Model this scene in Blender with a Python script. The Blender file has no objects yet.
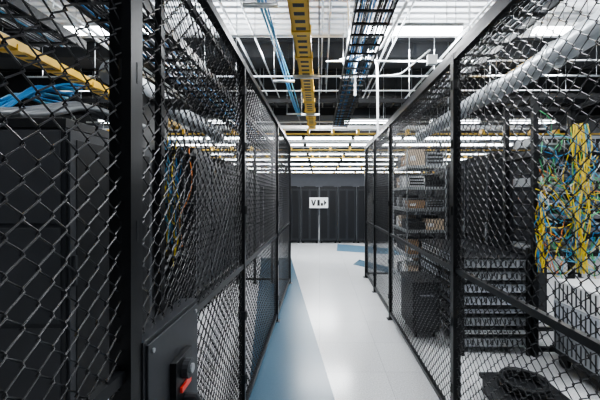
import bpy, math, random
import numpy as np
from mathutils import Vector
random.seed(7)
F=330.0; CH=1.6
def P(px,py,z): return ((px-319.5)*z/F, z, CH-(py-196)*z/F)

# ---------------- materials ----------------
def mat(name,col,rough=.5,metal=0.,noise=0.,nscale=20,bump=0.,emit=0.,spec=.5):
    m=bpy.data.materials.new(name); m.use_nodes=True
    nt=m.node_tree; b=nt.nodes['Principled BSDF']
    b.inputs['Base Color'].default_value=(*col,1); b.inputs['Roughness'].default_value=rough
    b.inputs['Metallic'].default_value=metal
    b.inputs['Specular IOR Level'].default_value=spec
    if emit:
        b.inputs['Emission Color'].default_value=(*col,1); b.inputs['Emission Strength'].default_value=emit
    if noise or bump:
        tc=nt.nodes.new('ShaderNodeTexCoord'); n=nt.nodes.new('ShaderNodeTexNoise')
        n.inputs['Scale'].default_value=nscale; n.inputs['Detail'].default_value=5
        nt.links.new(tc.outputs['Object'],n.inputs['Vector'])
        if noise:
            r=nt.nodes.new('ShaderNodeMapRange'); r.inputs['To Min'].default_value=1-noise; r.inputs['To Max'].default_value=1+noise
            nt.links.new(n.outputs['Fac'],r.inputs['Value'])
            v=nt.nodes.new('ShaderNodeVectorMath'); v.operation='SCALE'; v.inputs[0].default_value=col
            nt.links.new(r.outputs['Result'],v.inputs['Scale']); nt.links.new(v.outputs[0],b.inputs['Base Color'])
        if bump:
            bp=nt.nodes.new('ShaderNodeBump'); bp.inputs['Strength'].default_value=bump; bp.inputs['Distance'].default_value=.01
            nt.links.new(n.outputs['Fac'],bp.inputs['Height']); nt.links.new(bp.outputs['Normal'],b.inputs['Normal'])
    return m
BLK=mat('black_powder_coat',(.010,.011,.013),.4,0,.2,60,spec=.35)
WIRE=mat('black_wire',(.016,.017,.02),.34,.2)
CAB=mat('cabinet_black',(.018,.02,.024),.42,0,.15,8,spec=.4)
CAB2=mat('cabinet_charcoal',(.034,.037,.043),.5,0,.15,8,spec=.4)
GREY=mat('grey_steel',(.35,.37,.39),.4,.5,.15,10)
GALV=mat('galvanised',(.55,.58,.6),.35,.8,.2,30)
WHT=mat('white_paint',(.75,.77,.78),.5,0,.06,10)
CHAS=mat('chassis_light_grey',(.46,.49,.54),.45,.1,.1,10)
YEL=mat('yellow_duct',(.80,.50,.06),.45,0,.08,8)
YELC=mat('yellow_cable',(.80,.60,.04),.45)
BLUC=mat('blue_cable',(.03,.24,.55),.4)
BLUL=mat('light_blue_cable',(.12,.42,.65),.4)
ORG=mat('orange_cable',(.8,.25,.04),.45)
GRN=mat('green_cable',(.1,.45,.2),.45)
REDM=mat('red_plastic',(.75,.05,.03),.4)
FOIL=mat('foil_insulation',(.48,.51,.54),.35,.5,.12,9,.6)
DARK=mat('dark_ceiling',(.018,.02,.023),.8,0,.2,5)
DECK=mat('white_deck',(.80,.83,.86),.5,0,.05,5)
CARD=mat('cardboard',(.34,.22,.13),.8,0,.15,15)
CARD2=mat('cardboard_light',(.5,.4,.3),.8,0,.1,15)
LAMP=mat('lamp_lens',(.93,.97,1),.5,emit=14)
BLUF=mat('blue_vinyl',(.075,.14,.20),.25,0,.1,60)
LBLUF=mat('pale_blue_vinyl',(.12,.22,.31),.25,0,.1,60)
SIGN=mat('sign_white',(.8,.82,.83),.5,0,.02,5)
WALLM=mat('wall_paint',(.12,.125,.14),.8,0,.1,3)

def perforated(name,c1,c2,sc):
    m=bpy.data.materials.new(name); m.use_nodes=True; nt=m.node_tree; b=nt.nodes['Principled BSDF']
    tc=nt.nodes.new('ShaderNodeTexCoord'); v=nt.nodes.new('ShaderNodeTexVoronoi'); v.inputs['Scale'].default_value=sc
    v.inputs['Randomness'].default_value=0
    nt.links.new(tc.outputs['Object'],v.inputs['Vector'])
    r=nt.nodes.new('ShaderNodeValToRGB'); r.color_ramp.elements[0].position=.3; r.color_ramp.elements[0].color=(*c1,1)
    r.color_ramp.elements[1].position=.42; r.color_ramp.elements[1].color=(*c2,1)
    nt.links.new(v.outputs['Distance'],r.inputs['Fac']); nt.links.new(r.outputs['Color'],b.inputs['Base Color'])
    b.inputs['Roughness'].default_value=.5; b.inputs['Specular IOR Level'].default_value=.25
    return m
PERF=perforated('perforated_door',(.003,.003,.004),(.012,.013,.015),55)

# floor: light speckled raised tiles
FLO=bpy.data.materials.new('raised_floor_vinyl'); FLO.use_nodes=True
nt=FLO.node_tree; b=nt.nodes['Principled BSDF']; b.inputs['Roughness'].default_value=.18
tc=nt.nodes.new('ShaderNodeTexCoord')
br=nt.nodes.new('ShaderNodeTexBrick'); br.offset=0; br.inputs['Scale'].default_value=1
br.inputs['Brick Width'].default_value=.6; br.inputs['Row Height'].default_value=.6; br.inputs['Mortar Size'].default_value=.0022
br.inputs['Color1'].default_value=(.61,.625,.64,1); br.inputs['Color2'].default_value=(.65,.665,.68,1); br.inputs['Mortar'].default_value=(.40,.42,.44,1)
nt.links.new(tc.outputs['Object'],br.inputs['Vector'])
nz=nt.nodes.new('ShaderNodeTexNoise'); nz.inputs['Scale'].default_value=90; nz.inputs['Detail'].default_value=3
nt.links.new(tc.outputs['Object'],nz.inputs['Vector'])
mr=nt.nodes.new('ShaderNodeMapRange'); mr.inputs['From Min'].default_value=.35; mr.inputs['From Max'].default_value=.65; mr.inputs['To Min'].default_value=.80; mr.inputs['To Max'].default_value=1.12
nt.links.new(nz.outputs['Fac'],mr.inputs['Value'])
vm=nt.nodes.new('ShaderNodeVectorMath'); vm.operation='SCALE'
nt.links.new(br.outputs['Color'],vm.inputs[0]); nt.links.new(mr.outputs['Result'],vm.inputs['Scale']); nt.links.new(vm.outputs[0],b.inputs['Base Color'])

# ---------------- mesh builder ----------------
class B:
    def __init__(s): s.v=[];s.f=[];s.mi=[];s.m=[]
    def k(s,m):
        if m not in s.m: s.m.append(m)
        return s.m.index(m)
    def box(s,x0,x1,y0,y1,z0,z1,m):
        n=len(s.v); i=s.k(m)
        s.v+=[(x0,y0,z0),(x1,y0,z0),(x1,y1,z0),(x0,y1,z0),(x0,y0,z1),(x1,y0,z1),(x1,y1,z1),(x0,y1,z1)]
        for q in [(0,3,2,1),(4,5,6,7),(0,1,5,4),(1,2,6,5),(2,3,7,6),(3,0,4,7)]:
            s.f.append(tuple(n+a for a in q)); s.mi.append(i)
    def poly(s,pts,m):
        n=len(s.v); s.v+=list(pts); s.f.append(tuple(range(n,n+len(pts)))); s.mi.append(s.k(m))
    def prism(s,pts,d,m):
        n=len(s.v);k=len(pts);i=s.k(m)
        s.v+=[tuple(p) for p in pts]+[(p[0]+d[0],p[1]+d[1],p[2]+d[2]) for p in pts]
        s.f.append(tuple(range(n+k-1,n-1,-1))); s.f.append(tuple(range(n+k,n+2*k))); s.mi+=[i,i]
        for a in range(k):
            c=(a+1)%k; s.f.append((n+a,n+c,n+k+c,n+k+a)); s.mi.append(i)
    def tube(s,pts,r,m,n=6):
        i=s.k(m); pts=[Vector(p) for p in pts]; base=len(s.v); K=len(pts); nrm=None
        for a in range(K):
            t=(pts[min(a+1,K-1)]-pts[max(a-1,0)]).normalized()
            if nrm is None:
                nrm=t.orthogonal().normalized()
            else:
                nrm=(nrm-t*nrm.dot(t)); nrm=nrm.normalized() if nrm.length>1e-6 else t.orthogonal().normalized()
            bb=t.cross(nrm)
            for c in range(n):
                th=2*math.pi*c/n; p=pts[a]+(nrm*math.cos(th)+bb*math.sin(th))*r; s.v.append(tuple(p))
        for a in range(K-1):
            for c in range(n):
                d=(c+1)%n; s.f.append((base+a*n+c,base+a*n+d,base+(a+1)*n+d,base+(a+1)*n+c)); s.mi.append(i)
        s.f.append(tuple(base+c for c in range(n-1,-1,-1))); s.f.append(tuple(base+(K-1)*n+c for c in range(n))); s.mi+=[i,i]
    def chain(s,axis,c,u0,u1,z0,z1,m,p=.034,r=.0021,S=5):
        """chain link fabric; axis 'x' -> plane x=c, u along y ; 'y' -> plane y=c, u along x"""
        W=max(1,round((u1-u0)/p)); p1=(u1-u0)/W; Kn=max(2,round((z1-z0)/p)); q=(z1-z0)/Kn
        ks=np.arange(Kn+1); dl=.0035; ov=r*1.0
        z=np.repeat(z0+ks*q,2)+np.tile([-dl,dl],Kn+1)
        pts=np.zeros((W,2*(Kn+1),3))
        for w in range(W):
            side=((ks+w)%2)
            u=u0+w*p1+side*p1+(side*2-1)*ov
            u=np.repeat(u,2)
            dep=np.where(np.repeat(side,2)==1,1,-1)*np.tile([1,-1],Kn+1)*r*1.1
            if axis=='x': pts[w,:,0]=c+dep; pts[w,:,1]=u
            else: pts[w,:,1]=c+dep; pts[w,:,0]=u
            pts[w,:,2]=z
        K=pts.shape[1]
        t=np.zeros_like(pts); t[:,1:-1]=pts[:,2:]-pts[:,:-2]; t[:,0]=pts[:,1]-pts[:,0]; t[:,-1]=pts[:,-1]-pts[:,-2]
        t/=np.linalg.norm(t,axis=2,keepdims=True)
        nn=np.array([1.,0,0]) if axis=='x' else np.array([0,1.,0])
        bb=np.cross(t,nn); bb/=np.linalg.norm(bb,axis=2,keepdims=True); n2=np.cross(bb,t)
        th=2*np.pi*np.arange(S)/S
        ring=pts[:,:,None,:]+r*(np.cos(th)[None,None,:,None]*n2[:,:,None,:]+np.sin(th)[None,None,:,None]*bb[:,:,None,:])
        base=len(s.v); s.v+=[tuple(a) for a in ring.reshape(-1,3).tolist()]
        w=np.arange(W)[:,None,None]; k=np.arange(K-1)[None,:,None]; cc=np.arange(S)[None,None,:]; d=(cc+1)%S
        o=base+w*K*S+k*S
        fa=np.stack([o+cc,o+d,o+S+d,o+S+cc],axis=-1).reshape(-1,4)
        s.f+=[tuple(a) for a in fa.tolist()]; s.mi+=[s.k(m)]*len(fa)
    def done(s,name,smooth=False,bevel=0):
        me=bpy.data.meshes.new(name); me.from_pydata(s.v,[],s.f)
        for m in s.m: me.materials.append(m)
        me.polygons.foreach_set('material_index',s.mi)
        if smooth: me.polygons.foreach_set('use_smooth',[True]*len(s.f))
        me.update()
        o=bpy.data.objects.new(name,me); bpy.context.scene.collection.objects.link(o)
        if bevel:
            md=o.modifiers.new('bev','BEVEL'); md.width=bevel; md.segments=2; md.limit_method='ANGLE'
        return o

# ---------------- room shell ----------------
X0,X1,Y0,Y1,HC=-8,8,-3,28,4.35
o=B(); o.box(X0,X1,Y0,Y1,-.1,0,FLO); o.done('floor')
o=B(); o.box(X0-.1,X0,Y0,Y1,0,HC,WALLM); o.done('wall_left')
o=B(); o.box(X1,X1+.1,Y0,Y1,0,HC,WALLM); o.done('wall_right')
o=B(); o.box(X0,X1,Y1,Y1+.1,0,HC,WALLM); o.done('wall_back')
o=B(); o.box(X0,X1,Y0-.1,Y0,0,HC,WALLM); o.done('wall_front')
o=B()
o.box(X0,X1,Y0,Y1,HC+.08,HC+.2,DARK)
y=Y0
while y<Y1-.15:
    m=DECK if (1.6<y<2.6 or 4.5<y<5.75 or 6.6<y<6.95 or 12<y<14 or 16<y<17 or 19<y<21) else DARK
    o.box(X0,X1,y,y+.085,HC,HC+.08,m); y+=.16
o.done('ceiling')

# blue vinyl floor inlays
o=B(); z=.002
o.poly([(-.56,.8,z),(.38,.8,z),(.12,2.59,z),(-.73,8.5,z),(-1.5,8.5,z),(-.56,2.6,z)],BLUF)
o.done('floor_inlay_strip')
o=B()
o.poly([(.78,7.7,z),(1.9,6.3,z),(2.3,6.3,z),(1.0,8.3,z)],BLUF)
o.poly([(.5,9.6,z),(3,8.6,z),(3,9.6,z),(.6,11.0,z)],LBLUF)
o.done('floor_inlay_cross')

# ---------------- cage fences ----------------
ZT=2.56
def post(o,x,y,w=.045,z1=ZT): 
    o.box(x-w/2,x+w/2,y-w/2,y+w/2,0,z1,BLK); o.box(x-w,x+w,y-w,y+w,0,.008,BLK)
def fence(x,ys,ret,widths):
    o=B()
    for yy,w in zip(ys,widths): post(o,x,yy,w)
    o.box(x-.022,x+.022,ys[0],ys[-1],ZT-.045,ZT,BLK)
    o.box(x-.016,x+.016,ys[0],ys[-1],.06,.095,BLK)
    o.box(x-.014,x+.014,ys[0],ys[-1],1.085,1.118,BLK)
    for a,b_ in zip(ys[:-1],ys[1:]):
        S=5 if a<3 else 3
        o.chain('x',x,a+.02,b_-.02,.09,ZT-.04,WIRE,r=.0022 if a<1 else .0026,S=S)
        for zz in (.3,.75,1.5,1.95,2.35):
            o.tube([(x,a,zz-.03),(x,a,zz+.03)],.032,BLK,8)
    ye=ys[-1]; xr=x+ret
    lo,hi=min(x,xr),max(x,xr)
    for k in range(1,4): post(o,x+ret*k/3,ye,.045)
    o.box(lo,hi,ye-.02,ye+.02,ZT-.045,ZT,BLK); o.box(lo,hi,ye-.014,ye+.014,1.085,1.118,BLK); o.box(lo,hi,ye-.014,ye+.014,.06,.095,BLK)
    o.chain('y',ye,lo+.02,hi-.02,.09,ZT-.04,WIRE,p=.045,r=.0028,S=3)
    return o
fence(-.55,[-1.0,-.2,.94,2.36,4.22,6.05],-.95,[.05,.05,.06,.04,.045,.05]).done('wire_mesh_fence')
fence(.923,[-1.0,.5,2.24,4.29,5.5,6.5],4.2,[.05,.05,.05,.045,.045,.06]).done('wire_mesh_fence')

# sliding gate behind the left fence
o=B(); gx=-.60
for yy in (1.24,2.62): o.box(gx-.012,gx+.012,yy-.014,yy+.014,.04,2.5,BLK)
for zz in (.04,1.09,2.46): o.box(gx-.012,gx+.012,1.24,2.62,zz,zz+.03,BLK)
o.chain('x',gx,1.26,2.6,.08,2.46,WIRE,r=.0021,S=4)
for yy in (1.36,2.5): o.tube([(gx-.012,yy,.035),(gx+.012,yy,.035)],.035,BLK,12)
o.done('sliding_gate')
# lock box with handle
o=B()
o.box(-.585,-.515,.965,1.39,.64,1.17,CAB)
o.box(-.515,-.508,.98,1.375,.655,1.155,CAB2)
for (a,b_) in ((1.005,.68),(1.35,.68),(1.005,1.13),(1.35,1.13)):
    o.tube([(-.508,a,b_),(-.502,a,b_)],.008,GREY,8)
o.box(-.508,-.486,1.12,1.26,.68,1.03,BLK)
o.tube([(-.486,1.19,.98),(-.463,1.19,.98)],.034,CAB2,16)
o.tube([(-.463,1.19,.98),(-.455,1.19,.98)],.017,GREY,12)
o.box(-.487,-.477,1.15,1.23,.912,.932,REDM)
o.tube([(-.486,1.19,.87),(-.45,1.19,.87),(-.442,1.19,.85),(-.442,1.19,.74)],.02,CAB,12)
o.done('gate_lock_box',bevel=.004)

# ---------------- cabinets ----------------
def cabinet(x0,x1,y0,y1,h,face,name='server_cabinet',cab=CAB):
    o=B(); o.box(x0,x1,y0,y1,.06,h,cab)
    for xx in (x0+.03,x1-.09):
        for yy in (y0+.03,y1-.09): o.box(xx,xx+.06,yy,yy+.06,0,.06,BLK)
    o.box(x0-.008,x1+.008,y0-.008,y1+.008,h-.05,h+.012,BLK)
    o.box(x0+.1,x1-.1,y0+.1,y1-.1,h+.012,h+.04,BLK)
    if face=='+x':
        X=x1; o.box(X,X+.02,y0+.015,y1-.015,.10,h-.06,CAB2); o.box(X+.02,X+.024,y0+.07,y1-.07,.16,h-.12,PERF)
        o.box(X+.02,X+.045,y0+.03,y0+.05,1.0,1.2,CAB2)
    if face=='-x':
        X=x0; o.box(X-.02,X,y0+.015,y1-.015,.10,h-.06,CAB2); o.box(X-.024,X-.02,y0+.07,y1-.07,.16,h-.12,PERF)
        o.box(X-.045,X-.02,y0+.03,y0+.055,1.0,1.25,GREY)
    if face=='-y':
        Y=y0; xm=(x0+x1)/2
        for a,b_ in ((x0+.015,xm-.006),(xm+.006,x1-.015)):
            o.box(a,b_,Y-.02,Y,.10,h-.06,CAB); o.box(a+.035,b_-.035,Y-.024,Y-.02,.16,h-.12,PERF)
        o.box(xm-.035,xm-.015,Y-.045,Y-.02,.95,1.15,CAB2)
        o.box(x0-.008,x0+.0,Y-.012,Y,.06,h,GREY)
    if face!='-y':
        for zz in (.1,.76,1.42): o.box(x0+.03,x1-.03,y0-.006,y0,zz,min(zz+.63,h-.07),CAB2)
    return o.done(name,bevel=.003)
cabinet(-2.55,-1.67,2.17,3.27,2.1,'+x')
cabinet(-3.65,-2.65,2.17,3.27,2.1,'none')
yy=4.2
for k in range(7):
    cabinet(-2.65,-1.6,yy,yy+.62,2.1+.1*(k%2==0),'+x'); yy+=.65
xx=-6.3
while xx<6.0:
    cabinet(xx,xx+.6,11.2,12.3,1.9,'-y'); xx+=.63
yy=4.35
for k in range(3):
    cabinet(2.25,3.0,yy,yy+.65,2.15,'-x'); yy+=.68
cabinet(2.6,3.4,7.6,8.6,2.1,'-x'); cabinet(2.6,3.4,8.7,9.7,2.1,'-x')

# sign (stand-in mark)
o=B(); sx0,_,sz1=P(309.5,197.5,11.15); sx1,_,sz0=P(328,208,11.15); Y=11.11
o.box(sx0,sx1,Y,Y+.03,sz0,sz1,SIGN)
w=sx1-sx0; h=sz1-sz0
def g(u,v): return (sx0+w*u,Y-.006,sz0+h*v)
d=(0,.006,0)
o.prism([g(.08,.78),g(.16,.78),g(.22,.42),g(.28,.78),g(.36,.78),g(.26,.22),g(.18,.22)],d,BLK)
o.prism([g(.42,.22),g(.42,.78),g(.56,.78),g(.56,.22)],d,BLK)
o.prism([g(.61,.22),g(.61,.48),g(.73,.48),g(.73,.22)],d,BLK)
o.prism([g(.78,.22),g(.78,.78),g(.92,.5)],d,BLK)
o.done('rack_row_sign')

# black bin
o=B(); o.box(1.04,1.34,3.68,4.2,.08,.62,CAB); o.box(1.03,1.35,3.67,4.21,.60,.64,BLK)
for a in (1.09,1.29):
    for c in (3.75,4.13): o.tube([(a-.012,c,.04),(a+.012,c,.04)],.04,BLK,12)
o.box(1.08,1.30,3.672,3.68,.14,.54,CAB2); o.tube([(1.12,3.66,.5),(1.12,3.64,.5),(1.26,3.64,.5),(1.26,3.66,.5)],.008,GREY,6)
o.done('rolling_equipment_bin',bevel=.006)

# shelf unit with boxes
def shelf(ax0,ax1,ay0,ay1,lv,H):
    o=B()
    for a in (ax0,ax1):
        for c in (ay0,ay1): o.tube([(a,c,0),(a,c,H)],.014,GALV,8)
    for zz in lv:
        o.box(ax0,ax1,ay0,ay1,zz-.02,zz,GREY)
        o.box(ax0-.01,ax0,ay0,ay1,zz-.05,zz,GALV); o.box(ax0,ax1,ay0-.01,ay0,zz-.05,zz,GALV)
    for i,zz in enumerate(lv):
        mh=(lv[i+1]-zz-.12) if i+1<len(lv) else .3
        c=ay0+.03
        while c<ay1-.2:
            d_=random.uniform(.15,.26)
            def item(xa,xb,ya,yb):
                m_=random.choice([CARD,CARD2,WHT,GREY,CAB2,CAB,CAB2]); hh=mh*random.uniform(.5,1)
                o.box(xa,xb,ya,yb,zz,zz+hh,m_)
                if m_ in (CARD,CARD2):
                    o.box(xa-.001,xb+.001,(ya+yb)/2-.02,(ya+yb)/2+.02,zz+hh,zz+hh+.002,CARD2); o.box(xa-.003,xa,ya+.02,ya+.1,zz+hh*.3,zz+hh*.6,WHT)
                    o.box(xa+.03,xa+.12,ya-.003,ya,zz+hh*.3,zz+hh*.6,WHT)
                else:
                    for q in range(3): o.box(xa+.02,xb-.02,ya-.004,ya,zz+hh*(.15+.28*q),zz+hh*(.3+.28*q),BLK)
            item(ax0+.03,ax0+.3,c,c+d_); item(ax0+.32,ax1-.02,c,c+d_)
            c+=d_+.02
    return o
shelf(1.42,2.05,5.35,6.35,(.2,.65,1.05,1.4,1.75,2.1),2.35).done('storage_shelf')

# stack of server chassis
def chassis(o,x0,x1,y0,y1,z,h,m):
    o.box(x0,x1,y0,y1,z,z+h-.008,m)
    n=int((y1-y0)/.05)
    for k in range(n): 
        a=y0+.02+k*.05; o.box(x0-.004,x0,a,a+.012,z+.016,z+h-.024,CAB2)
    n=int((x1-x0)/.05)
    for k in range(n):
        a=x0+.02+k*.05; o.box(a,a+.014,y0-.004,y0,z+.016,z+h-.024,CAB2)
o=B()
for (a,b_) in ((1.42,3.3),(2.08,3.3),(1.42,4.7),(2.08,4.7)): o.box(a,a+.03,b_,b_+.03,0,1.08,BLK)
z=.08
while z<1.0:
    hh=random.choice([.05,.09,.09])
    j=random.uniform(-.01,.02)
    chassis(o,1.45+j,2.08,3.33,3.98,z,hh,random.choice([CHAS,WHT,CHAS,GREY]))
    chassis(o,1.45-j,2.08,4.02,4.68,z,hh,random.choice([GREY,CHAS,WHT]))
    z+=hh+.035
    o.box(1.42,2.11,3.3,4.73,z-.03,z-.02,BLK)
o.done('server_chassis_rack')

# open rack with cable tangle
o=B(); ry=3.3
for a in (2.15,2.9):
    for c in (ry,ry+.5): o.box(a-.025,a+.025,c-.025,c+.025,0,2.62,BLK)
for zz in (.05,1.0,2.0,2.58):
    o.box(2.15,2.9,ry-.02,ry+.02,zz,zz+.04,BLK); o.box(2.15,2.9,ry+.48,ry+.52,zz,zz+.04,BLK)
    for a in (2.15,2.9): o.box(a-.02,a+.02,ry,ry+.5,zz,zz+.04,BLK)
for k in range(9):
    zz=1.0+k*.14
    o.box(2.18,2.87,ry+.05,ry+.42,zz,zz+.09,random.choice([CAB,GREY,CAB2]))
    for j in range(12): o.box(2.2+j*.055,2.24+j*.055,ry+.045,ry+.05,zz+.02,zz+.06,BLK)
def cable(o,p0,p1,r,m,sag=.1,jit=.05,n=12):
    p0=Vector(p0);p1=Vector(p1); pts=[]
    f=[random.uniform(-1,1) for _ in range(6)]
    for k in range(n+1):
        t=k/n; e=math.sin(math.pi*t); p=p0.lerp(p1,t)
        p=p+Vector((f[0]*math.sin(6*t+f[1]*3)*jit*e,f[2]*math.sin(7*t+f[3]*3)*jit*e,-sag*e+f[4]*jit*math.sin(9*t)*e)); pts.append(p)
    o.tube(pts,r,m,5)
MIX=[YELC,YELC,BLUC,BLUL,BLUC,WHT,GRN,ORG,GREY,BLUL,BLUC,WHT,GRN]
for k in range(120):
    m=random.choice(MIX)
    x_a=random.uniform(2.2,2.85); z_a=1.0+random.randint(0,8)*.14+.045
    tgt=random.choice([(2.16,ry-.06),(2.55,ry-.06),(2.88,ry-.06)])
    cable(o,(x_a,ry+.03,z_a),(tgt[0]+random.uniform(-.04,.04),tgt[1]+random.uniform(-.04,.03),z_a+random.uniform(-.5,.35)),.0045,m,random.uniform(.02,.25),.08)
for k in range(16):
    x_a=2.55+random.uniform(-.025,.025); o_y=ry-.09+random.uniform(-.04,.04)
    cable(o,(x_a,o_y,.85),(x_a+random.uniform(-.07,.07),o_y,2.3),.0045,YELC if k%5<3 else random.choice(MIX),0,.09,18)
for k in range(12):
    x_a=2.17+random.uniform(-.03,.03); cable(o,(x_a,ry-.06+random.uniform(-.03,.03),.85),(x_a,ry-.06,1.6),.005,YELC if k%3 else BLUC,0,.06,14)
o.done('open_rack_with_cables')
# equipment cart
o=B()
o.box(2.2,2.95,2.55,3.15,.14,.18,BLK)
for a in (2.28,2.87):
    for c in (2.63,3.07): o.tube([(a-.015,c,.06),(a+.015,c,.06)],.06,BLK,12); o.box(a-.01,a+.01,c-.01,c+.01,.06,.14,BLK)
z=.18
for hh,m in ((.18,GREY),(.09,CHAS),(.18,CHAS),(.2,WHT)): chassis(o,2.2,2.95,2.6,3.1,z,hh,m); z+=hh
o.done('equipment_cart')
# coil of cable on a low crate
o=B(); cx,cy=1.55,2.5
o.box(cx-.22,cx+.22,cy-.2,cy+.2,.0,.12,CAB); o.box(cx-.24,cx+.24,cy-.22,cy+.22,.12,.15,BLK)
for k in range(9):
    R=.14+.013*(k%3); zc=.165+.022*(k//3)
    o.tube([(cx+R*math.cos(t*.35),cy+R*math.sin(t*.35),zc+.004*math.sin(t*1.3+k)) for t in range(19)],.011,BLK,6)
o.done('cable_coil_crate',bevel=.003)

# left: cables between cabinets, hoses over cabinet
o=B()
for k in range(26):
    m=random.choice([YELC,BLUC,BLUL,ORG,BLK,BLK,GREY,CAB2,BLK])
    x_a=random.uniform(-1.85,-1.58); y_a=random.uniform(3.75,4.1)
    cable(o,(x_a,y_a,random.uniform(0.8,1.3)),(x_a+random.uniform(-.1,.1),y_a,2.3+random.uniform(-.15,.05)),.006,m,0,.08,16)
o.box(-2.0,-1.9,3.4,4.15,0,2.7,BLK); 
for zz in (.9,1.5,2.1,2.68): o.box(-1.92,-1.56,3.72,4.14,zz,zz+.02,BLK)
o.done('cable_management_rack',smooth=False)
o=B()
for k in range(9):
    cable(o,(-2.5+.03*k,2.3,2.15),(-2.3+.03*k,2.9,2.4+.02*k),.012,BLUC if k%3 else BLUL,-.1,.04,14)
for k in range(3):
    cable(o,(-2.3+.09*k,2.25+.05*k,2.17),(-1.75+.05*k,3.1,2.25),.028,GREY,-.1,.05,14)
o.done('cabinet_top_hoses',smooth=True)

# ---------------- overhead ----------------
def ladder(o,x0,x1,y0,y1,z,m,axis='y',h=.09,step=.25,rung=.03):
    if axis=='y':
        o.box(x0,x0+.02,y0,y1,z,z+h,m); o.box(x1-.02,x1,y0,y1,z,z+h,m)
        y=y0+.05
        while y<y1: o.box(x0,x1,y,y+rung,z,z+.02,m); y+=step
    else:
        o.box(x0,x1,y0,y0+.02,z,z+h,m); o.box(x0,x1,y1-.02,y1,z,z+h,m)
        x=x0+.05
        while x<x1: o.box(x,x+rung,y0,y1,z,z+.02,m); x+=step
def hangers(o,xs,ys,z):
    for a in xs:
        for c in ys: o.tube([(a,c,z),(a,c,HC-.005)],.005,GALV,5)
o=B()
def raceway(o,x0,x1,y0,y1,z,h=.1):
    o.box(x0,x1,y0,y1,z,z+.01,YEL); o.box(x0,x0+.01,y0,y1,z,z+h,YEL); o.box(x1-.01,x1,y0,y1,z,z+h,YEL)
    if (y1-y0)>(x1-x0):
        y=y0
        while y<y1: o.box(x0-.012,x1+.012,y,y+.06,z-.012,z+h*.6,YEL); y+=.6
        y=y0+.1
        while y<y1-.1:
            o.box(x0+.04,x1-.04,y,y+.05,z-.003,z,CAB2); y+=.13
    else:
        x=x0
        while x<x1: o.box(x,x+.06,y0-.012,y1+.012,z-.012,z+h*.6,YEL); x+=.6
raceway(o,-.265,-.09,-1,7.9,3.2)
for yy in range(0,8,2): o.box(-.35,.0,yy+.3,yy+.34,3.14,3.18,GALV)
hangers(o,(-.34,-.01),(.32,2.32,4.32,6.32),3.14)
o.done('fiber_raceway')
o=B(); raceway(o,-7.5,7.5,7.92,8.1,3.10,.17); hangers(o,(-6,-4,-2,0,2,4,6),(8.0,),3.2); o.done('fiber_raceway')
o=B(); raceway(o,-3.5,-3.3,0,7.9,3.2); hangers(o,(-3.4,),(1,3,5,7),3.2); o.done('fiber_raceway')
o=B(); raceway(o,2.75,2.93,1,7.9,3.3); hangers(o,(2.84,),(1.5,3.5,5.5,7.5),3.3); o.done('fiber_raceway')
for yy,zz in ((10.0,3.0),(12.9,3.1),(16.5,3.0),(20.0,3.0)):
    o=B(); raceway(o,-7.5,7.5,yy,yy+.18,zz,.16); hangers(o,(-6,-3,0,3,6),(yy+.09,),zz); o.done('fiber_raceway')
o=B(); ladder(o,.35,.75,-1,9,3.45,BLK); hangers(o,(.36,.74),(1,3,5,7),3.45)
for k in range(16): cable(o,(.4+.02*k,-1,3.49),(.4+.02*k,9,3.49),.008,random.choice([BLK,BLK,BLK,BLK,BLUC,GREY]),0,.02,14)
o.done('cable_ladder_tray')
o=B(); ladder(o,-1.75,-1.25,-1,9.85,2.95,BLK); hangers(o,(-1.74,-1.26),(1,3,5,7,9),2.95)
for k in range(20): cable(o,(-1.72+.02*k,-1,2.99),(-1.72+.02*k,9.85,2.99),.009,random.choice([BLK,GREY,BLK,BLUC,BLK,BLK]),0,.02,14)
o.done('cable_ladder_tray')
o=B(); ladder(o,1.35,1.75,2,9.85,3.0,BLK); hangers(o,(1.36,1.74),(3,5,7,9),3.0)
for k in range(14): cable(o,(1.4+.022*k,2,3.04),(1.4+.022*k,9.85,3.04),.009,random.choice([BLK,BLK,BLUC,GREY,BLK]),0,.02,14)
o.done('cable_ladder_tray')
o=B(); ladder(o,-2.9,-2.4,.2,3.4,3.1,BLK); hangers(o,(-2.88,-2.42),(1,3),3.1)
for k in range(18): cable(o,(-2.87+.025*k,.2,3.14),(-2.87+.025*k,3.4,3.14),.009,random.choice([BLK,GREY,BLK,BLUL,BLK]),0,.02,10)
o.done('cable_ladder_tray')
for yy,zz in ((6.9,3.55),(9.5,3.4),(11.6,3.2),(14.3,3.3)):
    o=B(); ladder(o,-7.5,7.5,yy,yy+.4,zz,BLK,'x'); hangers(o,(-5,-2.5,0,2.5,5),(yy+.02,yy+.38),zz); o.done('cable_ladder_tray')
o=B()
for k in range(5): cable(o,(-.62+.02*k,.5,3.42),(-.5+.02*k,7.5,3.42),.009,BLUC if k%2 else BLUL,.03,.03,24)
for yy in (1,3,5,7): o.box(-.7,-.38,yy,yy+.04,3.33,3.36,GALV)
hangers(o,(-.69,-.39),(1.02,3.02,5.02,7.02),3.34)
o.done('blue_cable_run',smooth=True)
def duct(name,x,z,r,y0,y1):
    o=B(); pts=[]; y=y0
    while y<y1: pts.append((x+.015*math.sin(y*2),y,z+.01*math.sin(y*3))); y+=.25
    o.tube(pts,r,FOIL,24)
    y=y0+.4
    while y<y1-.3: o.tube([(x,y,z),(x,y+.04,z)],r+.018,GALV,24); y+=1.1
    hangers(o,(x,),[y0+.5+1.6*k for k in range(int((y1-y0)/1.6))],z+r*.9)
    o.done(name,smooth=True)
duct('insulated_duct',2.3,2.98,.115,.6,7.8)
duct('insulated_duct',-2.35,3.0,.14,3.7,7.8)
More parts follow.
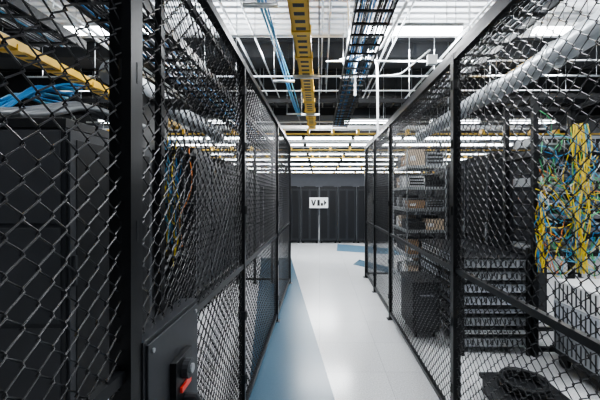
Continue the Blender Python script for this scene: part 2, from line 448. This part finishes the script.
for yy,zz,hh,dd in ((7.4,3.85,.4,.5),(9.0,3.8,.4,1.3),(3.0,4.05,.25,.25),(5.95,4.1,.25,.5)):
    o=B(); o.box(-7.9,7.9,yy,yy+dd,zz,HC-.01,DARK)
    for k in range(14): o.box(-7.5+k*1.15,-7.46+k*1.15,yy-.015,yy+dd+.015,zz-.015,HC-.01,CAB)
    o.done('roof_beam')  # dark roof beams spanning the room under the deck
o=B()
for x_,z_,r_ in ((.05,3.9,.012),(.12,3.9,.012),(.95,3.7,.016),(1.02,3.7,.012),(-.9,3.8,.014),(-1.15,3.85,.018),(1.9,3.75,.018),(2.1,3.75,.014),(-2.9,3.7,.02),(-3.0,3.7,.02),(3.4,3.7,.03)):
    o.tube([(x_,-1,z_),(x_+random.uniform(-.03,.03),7.35,z_),],r_,random.choice([GALV,WHT,GREY]),8)
    hangers(o,(x_,),(2,4.6,6.8),z_)
o.done('conduit_run')
o=B()
for y_,z_,r_,a,c in ((4.2,3.62,.015,-4,.3),(4.9,3.6,.012,.1,5),(5.6,3.62,.016,-5,5),(6.3,3.6,.012,-5,5),(8.5,3.5,.02,-6,6),(8.7,3.35,.02,-6,6),(10.7,3.3,.025,-6,6),(10.9,3.2,.02,-6,6)):
    o.tube([(a,y_,z_),(c,y_,z_+.02)],r_,random.choice([GALV,WHT]),8)
    hangers(o,(a+.3,c-.3),(y_,),z_)
o.done('conduit_run')
o=B()
def bend(pts,r,m,o):
    out=[]; pts=[Vector(p) for p in pts]; out.append(pts[0])
    for a in range(1,len(pts)-1):
        p=pts[a]; d0=(pts[a-1]-p); d1=(pts[a+1]-p); rr=min(.16,d0.length/2,d1.length/2)
        s=p+d0.normalized()*rr; e=p+d1.normalized()*rr
        for k in range(7):
            t=k/6; out.append(s.lerp(p,t).lerp(p.lerp(e,t),t))
    out.append(pts[-1]); o.tube(out,r,m,10)
yb=5.2
bend([P(355,96,yb),P(355,58,yb),P(377,58,yb),P(378,140,yb)],.02,WHT,o)
bend([P(348,0,4),P(352,70,5.0),P(352,82,5.3)],.014,GALV,o)
bend([P(408,0,3.2),P(380,50,4.6),P(340,60,5.0)],.018,WHT,o)
bend([P(375,0,3.6),P(362,36,4.6),P(357,58,5.0)],.018,GALV,o)
bend([P(430,50,4.2),P(400,75,5.2),P(340,78,5.3)],.012,WHT,o)
x,y,z=P(432,60,4.2); o.box(x-.06,x+.06,y-.03,y+.03,z-.06,z+.06,WHT)
hangers(o,(P(355,60,yb)[0],P(377,60,yb)[0]),(yb,),P(355,58,yb)[2]-.02)
o.done('bent_conduit')

# strip lights
def striplight(x,y,z,L=1.2,w=.16):
    o=B(); a,b_=L/2,w/2
    o.box(x-a,x+a,y-b_,y+b_,z,z+.05,WHT); o.box(x-a+.01,x+a-.01,y-b_+.005,y+b_-.005,z-.05,z,LAMP)
    hangers(o,(x-a*.7,x+a*.7),(y,),z+.05)
    o.done('strip_light')
for yy,zz in ((11.3,3.6),(12.4,3.55),(13.8,3.55),(15.4,3.55),(17.5,3.55),(19.5,3.5),(22.5,3.5),(26,3.5)):
    for k in range(-4,5): striplight(k*1.7+.3,yy,zz,1.58)
for yy in (1.9,4.55,8.8):
    for k in (-5.2,-2.9,1.3,3.6,5.6): striplight(k,yy,3.9 if yy<8 else 3.6,1.3)

def area(x,y,z,sx,sy,e,rot=(0,0,0),col=(.96,.98,1)):
    l=bpy.data.lights.new('ceiling_or_fill_light','AREA'); l.shape='RECTANGLE'; l.size=sx; l.size_y=sy; l.energy=e; l.color=col
    ob=bpy.data.objects.new('ceiling_or_fill_light',l); ob.location=(x,y,z); ob.rotation_euler=rot; bpy.context.scene.collection.objects.link(ob)
for x_,y_,e in ((.15,.2,50),(.15,4.6,90),(.15,8.7,110),(-3.0,1.0,80),(-1.1,5.2,80),(3.4,1.2,110),(1.15,5.0,60),(3.6,5.6,90),(-4,6,60),(0,13,80),(-3,9.5,60),(3,9.5,80),(1.5,2.4,70)):
    area(x_,y_,3.82 if y_<8 else 3.3,1.3,.3,e)
for x_,y_,e in ((-1.5,4.9,40),(1.8,4.9,50),(0,13.5,60),(4,4,40),(-4.5,2.2,40)):  # added upward fill lights that brighten the deck, no fixtures behind them
    area(x_,y_,3.5,1.3,.2,e,(math.pi,0,0))

w=bpy.data.worlds.new('w'); bpy.context.scene.world=w; w.use_nodes=True
w.node_tree.nodes['Background'].inputs[0].default_value=(.6,.65,.7,1); w.node_tree.nodes['Background'].inputs[1].default_value=.3
try:
    vs=bpy.context.scene.view_settings; vs.view_transform='AgX'; vs.look='AgX - Medium High Contrast'; vs.exposure=.3
except Exception as e: print(e)

cam=bpy.data.cameras.new('camera'); co=bpy.data.objects.new('camera',cam); bpy.context.scene.collection.objects.link(co)
co.location=(0,0,CH); co.rotation_euler=(math.pi/2,0,0)
cam.sensor_width=36; cam.lens=36*F/600; cam.shift_x=-19.5/600; cam.shift_y=-4/600; cam.clip_start=.02
bpy.context.scene.camera=co
